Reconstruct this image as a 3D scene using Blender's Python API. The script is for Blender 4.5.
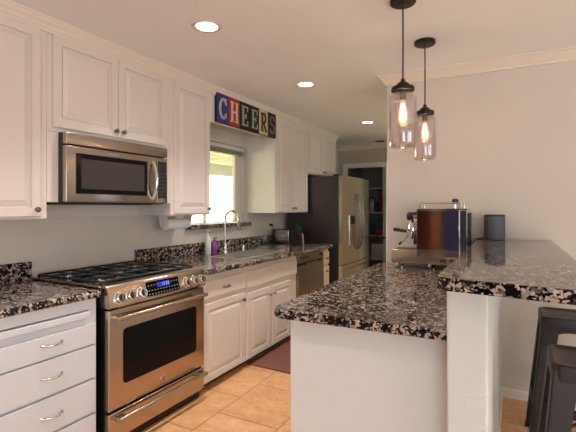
import bpy, bmesh, math, random
from mathutils import Vector, Matrix
random.seed(7)
S = bpy.context.scene
for o in list(bpy.data.objects): bpy.data.objects.remove(o)
COL = S.collection
def lin(c):
    c /= 255.0
    return c/12.92 if c <= .04045 else ((c+.055)/1.055)**2.4
def C(r, g, b): return (lin(r), lin(g), lin(b), 1)

# ------------------------------------------------------------------ camera
cd = bpy.data.cameras.new('camera'); cam = bpy.data.objects.new('camera', cd); COL.objects.link(cam)
cam.location = (2.70, 0, 1.37); cam.rotation_euler = (math.radians(90), 0, math.radians(28.0))
cd.sensor_width = 36; cd.lens = 421/576*36; cd.shift_y = -8.7/576; cd.clip_start = .05
S.camera = cam
# ------------------------------------------------------------------ sky, sun, daylight, exposure
W = bpy.data.worlds.new('sky'); S.world = W; W.use_nodes = True
wn = W.node_tree.nodes; wl = W.node_tree.links
sky = wn.new('ShaderNodeTexSky'); sky.sky_type = 'HOSEK_WILKIE'; sky.turbidity = 3.0
sky.sun_direction = (.55, -.2, .78)
wl.new(sky.outputs[0], wn['Background'].inputs[0]); wn['Background'].inputs[1].default_value = 1.6
def lamp(name, kind, loc, energy, color, rot=(0, 0, 0), **kw):
    d = bpy.data.lights.new(name, kind); d.energy = energy; d.color = color
    for k, v in kw.items(): setattr(d, k, v)
    o = bpy.data.objects.new(name, d); COL.objects.link(o); o.location = loc; o.rotation_euler = rot
    return o
R90 = math.radians(90)
lamp('sun', 'SUN', (-6, 3, 8), 46.0, (.88, 1.0, .74), (math.radians(-12), math.radians(38), 0), angle=.01)
# daylight through the unseen picture window and patio door; hall lamp added for the pantry doorway
lamp('daylight_picture_window', 'AREA', (6.42, .3, 1.35), 84, (.70, .84, 1), (0, math.radians(118), 0), shape='RECTANGLE', size=1.7, size_y=3.4)
lamp('daylight_patio_door', 'AREA', (4.3, -3.12, 1.15), 122, (.66, .82, 1), (math.radians(116), 0, 0), shape='RECTANGLE', size=2.3, size_y=2.0)
lamp('added_hall_light', 'AREA', (3.28, 5.1, 1.5), 17, (.90, 1.0, .86), (0, R90, math.radians(-38)), shape='RECTANGLE', size=1.1, size_y=1.1)
S.view_settings.view_transform = 'Standard'; S.view_settings.look = 'None'
S.view_settings.gamma = 1; S.view_settings.use_curve_mapping = False
S.view_settings.exposure = 0.0

# ------------------------------------------------------------------ materials
class NT:
    def __init__(s, name):
        s.m = bpy.data.materials.new(name); s.m.use_nodes = True
        s.n = s.m.node_tree.nodes; s.l = s.m.node_tree.links
        s.b = s.n['Principled BSDF']; s.out = s.n['Material Output']
        s.tc = s.n.new('ShaderNodeTexCoord')
    def new(s, t, **kw):
        x = s.n.new('ShaderNode'+t)
        for k, v in kw.items(): setattr(x, k, v)
        return x
    def link(s, a, b): s.l.new(a, b)
    def mapping(s, scale=(1, 1, 1), loc=(0, 0, 0), rot=(0, 0, 0)):
        x = s.new('Mapping'); x.inputs['Scale'].default_value = scale; x.inputs['Location'].default_value = loc; x.inputs['Rotation'].default_value = rot
        s.link(s.tc.outputs['Object'], x.inputs[0]); return x.outputs[0]
    def noise(s, vec, scale, detail=3, rough=.5):
        x = s.new('TexNoise'); x.inputs['Scale'].default_value = scale; x.inputs['Detail'].default_value = detail; x.inputs['Roughness'].default_value = rough
        s.link(vec, x.inputs['Vector']); return x
    def ramp(s, fac, stops, interp='LINEAR'):
        x = s.new('ValToRGB'); r = x.color_ramp; r.interpolation = interp
        while len(r.elements) < len(stops): r.elements.new(.5)
        for e, (p, c) in zip(r.elements, stops): e.position = p; e.color = c
        s.link(fac, x.inputs[0]); return x.outputs[0]
    def bump(s, h, strength=.1, dist=.01):
        x = s.new('Bump'); x.inputs['Strength'].default_value = strength; x.inputs['Distance'].default_value = dist
        s.link(h, x.inputs['Height']); s.link(x.outputs[0], s.b.inputs['Normal'])
    def mix(s, fac, a, b, mode='MIX'):
        x = s.new('MixRGB', blend_type=mode)
        for v, i in ((fac, 0), (a, 1), (b, 2)):
            if hasattr(v, 'links'): s.link(v, x.inputs[i])
            else: x.inputs[i].default_value = v
        return x.outputs[0]
    def set(s, **kw):
        for k, v in kw.items(): s.b.inputs[k.replace('_', ' ')].default_value = v
        return s

def painted(name, col, rough=.5, var=.05, bumps=.08, scale=180, bd=.002, coat=0.):
    t = NT(name); t.set(Roughness=rough); t.b.inputs['Coat Weight'].default_value = coat
    v = t.mapping(); n = t.noise(v, 2.3, 2)
    d = tuple(c*(1-var) for c in col[:3])+(1,)
    t.link(t.ramp(n.outputs[0], [(.35, d), (.65, col)]), t.b.inputs['Base Color'])
    t.bump(t.noise(v, scale, 2).outputs[0], bumps, bd); return t.m
def plastic(name, col, rough=.35, metallic=0., var=.06, spec=.5):
    t = NT(name); t.set(Roughness=rough, Metallic=metallic); n = t.noise(t.mapping(), 30, 2)
    t.link(t.ramp(n.outputs[0], [(.3, tuple(c*(1-var) for c in col[:3])+(1,)), (.7, col)]), t.b.inputs['Base Color']); t.b.inputs['Specular IOR Level'].default_value = spec; return t.m
def metal(name, col, rough=.25, brush=(4, 4, 300), b=.02):
    t = NT(name); t.set(Metallic=1., Roughness=rough)
    n = t.noise(t.mapping(brush), 3, 3)
    t.link(t.ramp(n.outputs[0], [(.3, tuple(c*.9 for c in col[:3])+(1,)), (.7, col)]), t.b.inputs['Base Color'])
    if b: t.bump(n.outputs[0], b, .002)
    return t.m
def emit(name, col, strength):
    t = NT(name); t.set(Base_Color=col, Roughness=.4); t.b.inputs['Emission Color'].default_value = col; t.b.inputs['Emission Strength'].default_value = strength; return t.m
def thin_glass(name, tint, edge, gl=.08):
    t = NT(name); tr = t.new('BsdfTransparent'); tr.inputs[0].default_value = tint
    g = t.new('BsdfGlossy'); g.inputs[0].default_value = edge; g.inputs['Roughness'].default_value = .03
    lw = t.new('LayerWeight'); lw.inputs[0].default_value = .25
    ma = t.new('MapRange'); ma.inputs[3].default_value = gl; ma.inputs[4].default_value = .75; t.link(lw.outputs['Facing'], ma.inputs[0])
    n = t.noise(t.mapping(), 8, 1); mm = t.new('Math', operation='MULTIPLY_ADD'); mm.inputs[1].default_value = .04; t.link(n.outputs[0], mm.inputs[0]); t.link(ma.outputs[0], mm.inputs[2])
    mx = t.new('MixShader'); t.link(mm.outputs[0], mx.inputs[0]); t.link(tr.outputs[0], mx.inputs[1]); t.link(g.outputs[0], mx.inputs[2]); t.link(mx.outputs[0], t.out.inputs[0]); return t.m
def glow_glass(name, col, e):
    t = NT(name); tr = t.new('BsdfTransparent'); em = t.new('Emission'); em.inputs[0].default_value = col; em.inputs[1].default_value = e
    n = t.noise(t.mapping(), 30, 1); mr = t.new('MapRange'); mr.inputs[3].default_value = .40; mr.inputs[4].default_value = .55; t.link(n.outputs[0], mr.inputs[0])
    mx = t.new('MixShader'); t.link(mr.outputs[0], mx.inputs[0]); t.link(tr.outputs[0], mx.inputs[1]); t.link(em.outputs[0], mx.inputs[2]); t.link(mx.outputs[0], t.out.inputs[0]); return t.m
def granite():
    t = NT('granite'); v = t.mapping()
    n = t.noise(v, 45, 2); sc = t.new('VectorMath', operation='SCALE'); sc.inputs['Scale'].default_value = .022; t.link(n.outputs['Color'], sc.inputs[0])
    ad = t.new('VectorMath', operation='ADD'); t.link(v, ad.inputs[0]); t.link(sc.outputs[0], ad.inputs[1])
    vo = t.new('TexVoronoi'); vo.inputs['Scale'].default_value = 66; t.link(ad.outputs[0], vo.inputs['Vector'])
    sep = t.new('SeparateColor'); t.link(vo.outputs['Color'], sep.inputs[0])
    big = t.noise(v, 14, 2); ma = t.new('Math', operation='MULTIPLY_ADD'); ma.inputs[1].default_value = .6; t.link(big.outputs[0], ma.inputs[0]); t.link(sep.outputs[0], ma.inputs[2])
    hf = t.new('Math', operation='MULTIPLY'); hf.inputs[1].default_value = .605; t.link(ma.outputs[0], hf.inputs[0])
    base = t.ramp(hf.outputs[0], [(0, C(13, 12, 14)), (.47, C(40, 33, 31)), (.53, C(104, 84, 72)), (.61, C(174, 154, 140)), (.73, C(138, 128, 122)), (.82, C(196, 182, 170))], 'CONSTANT')
    v2 = t.new('TexVoronoi'); v2.inputs['Scale'].default_value = 160; t.link(ad.outputs[0], v2.inputs['Vector'])
    s2 = t.new('SeparateColor'); t.link(v2.outputs['Color'], s2.inputs[0])
    fle = t.ramp(s2.outputs[1], [(0, (1, 1, 1, 1)), (.16, (0, 0, 0, 1))], 'CONSTANT')
    c1 = t.mix(fle, base, C(18, 17, 20))
    f3 = t.ramp(s2.outputs[2], [(0, (0, 0, 0, 1)), (.90, (1, 1, 1, 1))], 'CONSTANT')
    c2 = t.mix(f3, c1, C(190, 166, 148))
    t.link(c2, t.b.inputs['Base Color']); t.set(Roughness=.06); t.b.inputs['Specular IOR Level'].default_value = .42
    return t.m
def tiles():
    t = NT('travertine_tile'); v = t.mapping((1, 1, 1), (-2.265, -.968, 0)); 
    # rows run along Y (tiles .457 wide in X, .506 long in Y, half offset)
    sep = t.new('SeparateXYZ'); t.link(t.tc.outputs['Object'], sep.inputs[0])
    cmb = t.new('CombineXYZ'); 
    ay = t.new('Math', operation='ADD'); ay.inputs[1].default_value = -2.518+5.06; t.link(sep.outputs[1], ay.inputs[0])
    ax = t.new('Math', operation='ADD'); ax.inputs[1].default_value = -.968+4*.457; t.link(sep.outputs[0], ax.inputs[0])
    t.link(ay.outputs[0], cmb.inputs[0]); t.link(ax.outputs[0], cmb.inputs[1])
    br = t.new('TexBrick'); br.offset = .5; br.offset_frequency = 2; br.squash = 1
    br.inputs['Scale'].default_value = 1; br.inputs['Mortar Size'].default_value = .0035; br.inputs['Mortar Smooth'].default_value = .1
    br.inputs['Brick Width'].default_value = .506; br.inputs['Row Height'].default_value = .457
    br.inputs['Color1'].default_value = C(222, 168, 118); br.inputs['Color2'].default_value = C(206, 144, 92); br.inputs['Mortar'].default_value = C(130, 100, 74)
    br.inputs['Bias'].default_value = 0
    t.link(cmb.outputs[0], br.inputs['Vector'])
    n = t.noise(t.mapping((1, 1.7, 1)), 5, 6, .6); n2 = t.noise(t.mapping(), 28, 4, .65)
    c = t.mix(.55, br.outputs[0], t.ramp(n.outputs[0], [(.3, C(188, 122, 72)), (.55, C(224, 170, 120)), (.75, C(238, 200, 156))]), 'MIX')
    c = t.mix(.22, c, t.ramp(n2.outputs[0], [(.35, C(168, 106, 62)), (.6, C(232, 186, 140))]))
    c = t.mix(br.outputs['Fac'], c, C(126, 98, 74))
    t.link(c, t.b.inputs['Base Color']); t.set(Roughness=.32)
    inv = t.new('Math', operation='SUBTRACT'); inv.inputs[0].default_value = 1; t.link(br.outputs['Fac'], inv.inputs[1])
    t.bump(inv.outputs[0], .3, .004); return t.m
def wood(name, a, b, rough=.4, scale=(1, 1, 14)):
    t = NT(name); n = t.noise(t.mapping(scale), 6, 4); t.link(t.ramp(n.outputs[0], [(.3, a), (.7, b)]), t.b.inputs['Base Color']); t.set(Roughness=rough); return t.m

M = dict(
 wall=painted('wall_paint', C(209, 197, 183), .75, .03, .12, 260), ceil=painted('ceiling_paint', C(240, 240, 240), .85, .03, .15, 120),
 cab=painted('cabinet_paint', C(222, 209, 197), .38, .025, .02, 60), cabin=painted('cabinet_inside', C(205, 185, 160), .6), white=painted('daylit_cabinet_paint', C(206, 204, 204), .36, .02, .02, 60),  # drawers get a copy of the cabinet paint with daylight in its colour
 trim=painted('trim_paint', C(226, 212, 196), .45, .02, .02), pen=painted('drywall_white', C(218, 214, 208), .7, .02, .1, 220), column=painted('drywall_textured', C(215, 213, 204), .75, .03, .5, 90, .004),
 steel=metal('stainless_steel', (.58, .47, .38, 1), .22), steeld=metal('stainless_steel_dark', (.34, .31, .28, 1), .28, (200, 200, 3)), steelr=metal('stainless_steel_range', (.52, .425, .345, 1), .22), steelm=metal('stainless_steel_grey', (.44, .385, .33, 1), .22), steelv=metal('stainless_steel_upright', (.74, .70, .62, 1), .26, (200, 200, 3)), chrome=metal('chrome', (.80, .76, .72, 1), .07, (3, 3, 3), 0),
 basin=plastic('sink_steel', C(190, 184, 176), .38, .7), nickel=metal('brushed_nickel', (.62, .56, .5, 1), .22, (20, 20, 20), 0), pewter=metal('dark_pewter', (.25, .21, .18, 1), .3, (20, 20, 20), 0), fridge=metal('fridge_side_enamel', (.13, .11, .105, 1), .42, (20, 20, 20), .01),
 black=plastic('black_enamel', C(20, 19, 19), .22), iron=plastic('cast_iron', C(24, 23, 23), .38), gloss=plastic('black_glass', C(9, 9, 10), .10, spec=.16), rubber=plastic('black_plastic', C(22, 22, 23), .45),
 grey=plastic('speaker_cloth', C(86, 88, 95), .55), gun=plastic('gunmetal_paint', C(46, 35, 29), .42, 0., spec=.35), bronze=plastic('dark_bronze', C(44, 36, 32), .4, .6), 
 mat=plastic('brown_rubber_mat', C(118, 72, 54), .7), paper=painted('paper_towel', C(240, 236, 228), .9, .02, .3, 200), bottle=plastic('pale_green_soap', C(222, 228, 216), .2), purple=plastic('purple_soap', C(150, 60, 150), .2), pump=plastic('white_plastic', C(235, 232, 226), .35),
 darkwood=wood('dark_wood', C(26, 18, 15), C(42, 29, 22)), taupe=painted('hall_paint', C(196, 178, 160), .75, .03, .12, 260), casing=painted('casing_paint', C(238, 240, 230), .45, .02, .02), lightwood=wood('light_wood', C(190, 150, 108), C(214, 176, 132)), warmlit_cab=painted('warm_lit_cabinet_paint', C(226, 200, 168), .4, .02, .02),  # last entry: cabinet paint copy with warm light put into its colour
 glass=thin_glass('jar_glass', (.93, .90, .91, 1), (.9, .86, .86, 1), .05), pane=thin_glass('window_pane', (.97, .98, .97, 1), (1, 1, 1, 1), .02), bulb=glow_glass('glowing_bulb', (1, .55, .24, 1), 1.5),
 fil=emit('glowing_filament', (1, .70, .40, 1), 45), lens=emit('light_lens', (1, .87, .68, 1), 9), lcd=emit('blue_display', (.015, .03, .34, 1), .25), lcdtext=emit('display_digits', (.25, .45, 1, 1), .6),
 button=plastic('button_grey', C(130, 126, 122), .5), badge=plastic('red_enamel', C(150, 34, 34), .3), extwall=painted('stucco_white', C(236, 232, 222), .9, .03, .3, 60), extwood=painted('patio_paint', C(234, 226, 204), .7, .04), beam=painted('beam_paint', C(176, 172, 164), .7), concrete=painted('patio_concrete', C(214, 208, 196), .9, .08, .3, 40),
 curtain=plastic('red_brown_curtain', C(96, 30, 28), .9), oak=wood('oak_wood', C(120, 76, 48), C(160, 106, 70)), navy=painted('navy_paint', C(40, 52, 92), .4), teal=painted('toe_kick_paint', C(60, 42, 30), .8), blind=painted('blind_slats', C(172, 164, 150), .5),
 granite=granite(), tile=tiles())
for k, c in dict(blue=(48, 52, 128), red=(176, 44, 40), blackp=(13, 12, 12), cream=(214, 190, 150), maroon=(58, 30, 28), lw=(222, 220, 206), lc=(232, 214, 184), lg=(172, 168, 156), lb=(70, 44, 40), lt=(160, 120, 104)).items():
    M['s_'+k] = plastic('sign_'+k, C(*c), .6, 0, .22)
for k, c in dict(red=(190, 36, 30), blue=(44, 84, 140), green=(120, 150, 90), yellow=(205, 190, 70), white=(220, 220, 215), grey=(120, 122, 122), dark=(50, 46, 44)).items():
    M['p_'+k] = plastic('pantry_'+k, C(*c), .4)

# ------------------------------------------------------------------ mesh helpers
def org(o):
    v = Vector((0, 0, 0))
    while o: v += o.location; o = o.parent
    return v
class MB:
    def __init__(s): s.bm = bmesh.new()
    def _bev(s, edges, off, seg=2):
        if off: bmesh.ops.bevel(s.bm, geom=edges, offset=off, segments=seg, affect='EDGES', profile=.6, clamp_overlap=True)
    def box(s, x0, x1, y0, y1, z0, z1, bev=0., seg=2):
        v = [s.bm.verts.new((x, y, z)) for x in (x0, x1) for y in (y0, y1) for z in (z0, z1)]
        f = [(0, 1, 3, 2), (4, 6, 7, 5), (0, 4, 5, 1), (2, 3, 7, 6), (0, 2, 6, 4), (1, 5, 7, 3)]
        fs = [s.bm.faces.new([v[i] for i in q]) for q in f]
        if bev: s._bev(list({e for g in fs for e in g.edges}), bev, seg)
        return s
    def prism(s, poly, a, b, axis='Z', bev=0., seg=2):
        def P(p, t):
            return {'Z': (p[0], p[1], t), 'Y': (p[0], t, p[1]), 'X': (t, p[0], p[1])}[axis]
        lo = [s.bm.verts.new(P(p, a)) for p in poly]; hi = [s.bm.verts.new(P(p, b)) for p in poly]; n = len(poly)
        f0 = s.bm.faces.new(lo[::-1]); f1 = s.bm.faces.new(hi)
        for i in range(n): s.bm.faces.new([lo[i], lo[(i+1) % n], hi[(i+1) % n], hi[i]])
        if bev: s._bev(list(set(f0.edges) | set(f1.edges)), bev, seg)
        return s
    def lathe(s, prof, c, axis='Z', seg=24):
        rings = []
        for r, h in prof:
            ring = []
            for i in range(seg):
                a = 2*math.pi*i/seg; u, w = r*math.cos(a), r*math.sin(a)
                d = {'Z': (u, w, h), 'X': (h, u, w), 'Y': (w, h, u)}[axis]
                ring.append(s.bm.verts.new((c[0]+d[0], c[1]+d[1], c[2]+d[2])))
            rings.append(ring)
        for A, B in zip(rings, rings[1:]):
            for i in range(seg): s.bm.faces.new([A[i], A[(i+1) % seg], B[(i+1) % seg], B[i]])
        if prof[0][0] > 1e-6: s.bm.faces.new(rings[0][::-1])
        if prof[-1][0] > 1e-6: s.bm.faces.new(rings[-1])
        bmesh.ops.remove_doubles(s.bm, verts=[v for r in (rings[0], rings[-1]) for v in r], dist=1e-6)
        return s
    def tube(s, pts, r, seg=10):
        pts = [Vector(p) for p in pts]; n = len(pts); rs = r if isinstance(r, (list, tuple)) else [r]*n
        up = None; rings = []
        for i, p in enumerate(pts):
            t = (pts[min(i+1, n-1)]-pts[max(i-1, 0)]).normalized()
            if up is None:
                up = Vector((0, 0, 1)) if abs(t.z) < .9 else Vector((1, 0, 0))
            a = t.cross(up).normalized(); up = a.cross(t).normalized()
            rings.append([s.bm.verts.new(p+rs[i]*(math.cos(2*math.pi*k/seg)*a+math.sin(2*math.pi*k/seg)*up)) for k in range(seg)])
        for A, B in zip(rings, rings[1:]):
            for i in range(seg): s.bm.faces.new([A[i], A[(i+1) % seg], B[(i+1) % seg], B[i]])
        s.bm.faces.new(rings[0][::-1]); s.bm.faces.new(rings[-1]); return s
    def hexa(s, v8):        # 4 bottom verts, 4 top verts
        v = [s.bm.verts.new(p) for p in v8]
        for q in ((3, 2, 1, 0), (4, 5, 6, 7), (0, 1, 5, 4), (1, 2, 6, 5), (2, 3, 7, 6), (3, 0, 4, 7)): s.bm.faces.new([v[i] for i in q])
        return s
    def door(s, x, y0, y1, z0, z1, f=.05, t=.02):   # raised panel door whose face looks to +X
        prof = [(0, -t), (0, -.004), (.004, 0), (f, 0), (f+.002, -.013), (f+.010, -.014), (f+.013, -.009), (f+.036, -.0015), (f+.039, .0005), (f+.042, .0005)]
        rings = []
        for i, d in prof:
            rings.append([s.bm.verts.new((x+d, a, b)) for a, b in ((y0+i, z0+i), (y1-i, z0+i), (y1-i, z1-i), (y0+i, z1-i))])
        for A, B in zip(rings, rings[1:]):
            for i in range(4): s.bm.faces.new([A[i], A[(i+1) % 4], B[(i+1) % 4], B[i]])
        s.bm.faces.new(rings[0][::-1]); s.bm.faces.new(rings[-1]); return s
    def sweep(s, prof, path, side=1):   # prof (offset outwards, z) along a plan polyline with mitred corners
        n = len(path); P = [Vector((p[0], p[1])) for p in path]; rings = []
        for i in range(n):
            d0 = (P[i]-P[i-1]).normalized() if i else None; d1 = (P[i+1]-P[i]).normalized() if i < n-1 else None
            if d0 is None: d0 = d1
            if d1 is None: d1 = d0
            n0 = Vector((-d0.y, d0.x))*side; n1 = Vector((-d1.y, d1.x))*side
            m = (n0+n1).normalized(); k = 1/max(.2, m.dot(n0))
            rings.append([s.bm.verts.new((P[i].x+m.x*k*d, P[i].y+m.y*k*d, z)) for d, z in prof])
        q = len(prof)
        for A, B in zip(rings, rings[1:]):
            for i in range(q): s.bm.faces.new([A[i], A[(i+1) % q], B[(i+1) % q], B[i]])
        s.bm.faces.new(rings[0][::-1]); s.bm.faces.new(rings[-1]); return s
    def stroke(s, pts, w, x0, x1):      # flat letter stroke in the YZ plane
        for (a, b) in zip(pts, pts[1:]):
            a, b = Vector(a), Vector(b); d = (b-a)
            if d.length < 1e-6: continue
            d.normalize(); nn = Vector((-d.y, d.x))*w/2; e = d*w*.12
            q = [a-e+nn, a-e-nn, b+e-nn, b+e+nn]
            s.prism([(p.x, p.y) for p in q], x0, x1, 'X')
        return s
    def build(s, name, mat, parent=None, loc=None, smooth=False):
        bmesh.ops.recalc_face_normals(s.bm, faces=s.bm.faces[:])
        o0 = org(parent) if parent else Vector(loc or (0, 0, 0))
        bmesh.ops.translate(s.bm, verts=s.bm.verts[:], vec=-o0)
        me = bpy.data.meshes.new(name); s.bm.to_mesh(me); s.bm.free()
        if smooth:
            for p in me.polygons: p.use_smooth = True
            try: me.set_sharp_from_angle(angle=math.radians(38))
            except Exception: pass
        me.materials.append(M[mat] if isinstance(mat, str) else mat)
        o = bpy.data.objects.new(name, me); COL.objects.link(o)
        if parent: o.parent = parent
        else: o.location = o0
        return o
def tag(o, label, cat, group=None):
    o['label'] = label; o['category'] = cat
    if group: o['group'] = group
    return o
def thing(name, label, cat, loc, group=None):
    o = bpy.data.objects.new(name, None); COL.objects.link(o); o.location = loc; o.empty_display_size = .05
    return tag(o, label, cat, group)
def copy_thing(o, loc, label):
    r = o.copy(); COL.objects.link(r); r.location = loc; r['label'] = label
    for ch in list(o.children):
        c = ch.copy(); COL.objects.link(c); c.parent = r
        for g in list(ch.children):
            d = g.copy(); COL.objects.link(d); d.parent = c
    return r
def struct(name, mb, mat, parent=None, **k):
    o = mb.build(name, mat, parent, **k)
    if not parent: o['kind'] = 'structure'
    return o
def arc(cx, cy, r, a0, a1, n=8): return [(cx+r*math.cos(math.radians(a0+(a1-a0)*i/n)), cy+r*math.sin(math.radians(a0+(a1-a0)*i/n))) for i in range(n+1)]

# ------------------------------------------------------------------ the room
H = 2.44
struct('floor', MB().box(-.12, 6.42, -3.12, 8.4, -.1, 0), 'tile')
struct('ceiling', MB().box(-.12, 6.42, -3.12, 8.4, H, H+.1), 'ceil')
WY0, WY1, WZ0, WZ1 = 3.06, 4.07, 1.16, 2.05
w = MB(); w.box(-.12, 0, -3, WY0, 0, H); w.box(-.12, 0, WY1, 7, 0, H); w.box(-.12, 0, WY0, WY1, 0, WZ0); w.box(-.12, 0, WY0, WY1, WZ1, H)
struct('wall_left', w, 'wall')
struct('wall_dining', MB().box(1.796, 6.3, 3.43, 3.55, 0, H, .004), 'wall')
w = MB(); w.box(-.12, .17, 7, 7.1, 0, H); w.box(.79, 3.3, 7, 7.1, 0, H); w.box(.17, .79, 7, 7.1, 2.05, H); struct('wall_far', w, 'taupe')
w = MB(); w.box(3.2, 3.3, 3.55, 4.55, 0, H); w.box(3.2, 3.3, 5.65, 7, 0, H); w.box(3.2, 3.3, 4.55, 5.65, 0, .95); w.box(3.2, 3.3, 4.55, 5.65, 2.05, H); struct('wall_hall', w, 'wall')
w = MB(); w.box(6.3, 6.42, -3, -1.4, 0, H); w.box(6.3, 6.42, 2.0, 3.55, 0, H); w.box(6.3, 6.42, -1.4, 2.0, 0, .5); w.box(6.3, 6.42, -1.4, 2.0, 2.2, H); struct('wall_right', w, 'wall')
w = MB(); w.box(-.12, 3.15, -3.12, -3, 0, H); w.box(5.45, 6.42, -3.12, -3, 0, H); w.box(3.15, 5.45, -3.12, -3, 2.15, H); struct('wall_rear', w, 'wall')
w = MB(); w.box(-.12, 0, 7.1, 8.4, 0, H); w.box(1.25, 1.35, 7.1, 8.4, 0, H); w.box(0, 1.25, 8.3, 8.4, 0, H); struct('wall_pantry', w, 'wall')
# half wall that carries the bar
struct('wall_bar', MB().box(2.493, 2.628, 1.60, 3.43, 0, 1.098, .010, 3), 'column')
# baseboards and crown mouldings
struct('baseboard_dining', MB().sweep([(0, 0), (.014, 0), (.014, .052), (.008, .064), (0, .064)], [(6.3, 3.43), (2.628, 3.43), (2.628, 1.62)], 1), 'trim')
struct('baseboard_far', MB().box(.86, 3.2, 6.986, 7.0, 0, .085), 'trim')
prof = [(0, 2.362), (.013, 2.362), (.015, 2.376), (.020, 2.380), (.024, 2.396), (.036, 2.412), (.039, 2.424), (.044, 2.428), (.044, H), (0, H)]
struct('trim_1', MB().sweep(prof, [(.371, .3), (.371, 5.905), (.002, 5.905)], -1), 'trim')
prof2 = [(0, 2.366), (.012, 2.366), (.014, 2.38), (.022, 2.388), (.034, 2.404), (.05, 2.418), (.056, 2.428), (.068, 2.43), (.068, H), (0, H)]
struct('trim_2', MB().sweep(prof2, [(6.3, 3.43), (1.796, 3.43), (1.796, 3.55)], 1), 'trim')
struct('trim_3', MB().sweep(prof2, [(3.2, 7.0), (0, 7.0), (0, 5.93)], 1), 'trim')
# rail on the wall under the microwave
struct('trim_4', MB().box(0, .014, 1.466, 2.448, 1.302, 1.40, .002), 'cab')
# doorway casing of the pantry and its open door
w = MB(); w.box(.08, .17, 6.982, 7.0, 0, 2.05, .003); w.box(.79, .87, 6.982, 7.0, 0, 2.05, .003); w.box(.08, .87, 6.982, 7.0, 2.05, 2.13, .003); struct('trim_5', w, 'casing')
d1 = bpy.data.objects.new('door_1', None); COL.objects.link(d1); d1.location = (.84, 6.965, 0); d1['kind'] = 'structure'
hx, hy = Vector((.84, 6.965, 0)), Vector((1.035, 6.33, 0)); dv = (hy-hx).normalized(); nv = Vector((dv.y, -dv.x, 0))*.02
w = MB(); w.hexa([hx-nv, hx+nv, hy+nv, hy-nv]+[p+Vector((0, 0, 2.03)) for p in (hx-nv, hx+nv, hy+nv, hy-nv)]); w.build('door_leaf', 'casing', d1)
kp = hy-dv*.06+Vector((0, 0, .9)); w = MB()
for sgn in (-1, 1): w.tube([kp+nv*sgn, kp+nv*sgn*1.8, kp+nv*sgn*2.1, kp+nv*sgn*3, kp+nv*sgn*3.8, kp+nv*sgn*4.1], [.026, .012, .012, .028, .026, .008], 14)
w.build('door_knob', 'black', d1, smooth=True)

# ------------------------------------------------------------------ kitchen window, its blind and what lies outside
win = bpy.data.objects.new('window_1', None); COL.objects.link(win); win.location = (-.08, 3.56, WZ0); win['kind'] = 'structure'
w = MB(); w.box(-.11, -.07, WY0, WY0+.05, 1.20, WZ1, .004); w.box(-.11, -.07, 3.93, WY1, 1.20, WZ1, .004); w.box(-.11, -.07, WY0+.05, 3.93, 1.20, 1.214, .003); w.box(-.11, -.07, WY0+.05, 3.93, 2.0, WZ1, .004); w.box(-.105, -.075, 3.40, 3.43, 1.214, 2.0, .003)
w.build('window_frame', 'trim', win)
MB().box(-.092, -.088, WY0+.05, 3.93, 1.214, 2.0).build('window_pane', 'pane', win)
sill = MB().box(-.07, .055, 3.03, 4.085, WZ0, 1.20, .006, 3).build('window_sill', 'granite', loc=(0, 3.56, WZ0)); tag(sill, 'speckled granite ledge under the kitchen window', 'window sill')
b = thing('window_blind', 'raised mini blind at the top of the kitchen window', 'blind', (-.04, 3.56, 1.955))
MB().box(-.062, -.02, WY0+.01, 4.05, 2.005, 2.045, .003).build('head_rail', 'trim', b)
w = MB()
for i in range(9): w.box(-.058, -.024, WY0+.015, 4.045, 1.962+i*.0046, 1.9645+i*.0046)
w.build('slat_stack', 'blind', b); MB().box(-.06, -.022, WY0+.015, 4.045, 1.948, 1.960, .002).build('bottom_rail', 'blind', b)
MB().tube([(-.015, 4.0, 2.01), (-.012, 4.0, 1.30)], .005, 8).build('tilt_rod', 'pump', b, smooth=True)

struct('floor_patio', MB().box(-9, -.12, -3, 16, -.12, -.02), 'concrete')
w = MB(); w.box(-3.6, -.12, 1, 13, 2.46, 2.56)
for i in range(24): w.box(-3.6, -.12, 1.2+i*.5, 1.24+i*.5, 2.36, 2.46)
pr = w.build('patio_roof', 'extwood', loc=(-1.8, 7, 2.36)); tag(pr, 'pale slatted patio roof seen through the kitchen window', 'roof')
bmn = MB().box(-3.35, -3.22, 1, 13, 2.10, 2.36).build('patio_beam', 'beam', loc=(-3.3, 7, 2.10)); tag(bmn, 'grey beam under the patio roof outside the window', 'beam')
for i, y in enumerate((5.4, 9.6)):
    p = MB().box(-3.34, -3.23, y-.055, y+.055, -.02, 2.10, .006).build('patio_post', 'extwood', loc=(-3.28, y, -.02)); tag(p, ('patio roof post nearer the house corner, outside the window', 'patio roof post farther along the beam, outside the window')[i], 'post', 'posts of the patio roof')
gw = MB().box(-6.2, -6.0, -3, 16, -.02, 3.6).build('garden_wall', 'extwall', loc=(-6.1, 6, -.02)); tag(gw, 'sunlit white stucco wall across the patio outside', 'wall')

# unseen windows that bring the daylight (beside and behind the photographer)
def other_window(n, axis, a0, a1, z0, z1, c, bars):
    r = bpy.data.objects.new('window_%d' % n, None); COL.objects.link(r); r['kind'] = 'structure'
    r.location = (c, (a0+a1)/2, z0) if axis == 'X' else ((a0+a1)/2, c, z0)
    w = MB(); B = (lambda p, q, e, f: w.box(c-.02, c+.02, p, q, e, f)) if axis == 'X' else (lambda p, q, e, f: w.box(p, q, c-.02, c+.02, e, f))
    B(a0, a0+.05, z0, z1); B(a1-.05, a1, z0, z1); B(a0+.05, a1-.05, z0, z0+.05); B(a0+.05, a1-.05, z1-.05, z1)
    for k in range(1, bars+1):
        m = a0+(a1-a0)*k/(bars+1); B(m-.025, m+.025, z0+.05, z1-.05)
    w.build('window_frame', 'trim', r)
    w = MB()
    if axis == 'X': w.box(c-.003, c+.003, a0+.05, a1-.05, z0+.05, z1-.05)
    else: w.box(a0+.05, a1-.05, c-.003, c+.003, z0+.05, z1-.05)
    w.build('window_pane', 'pane', r)
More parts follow.
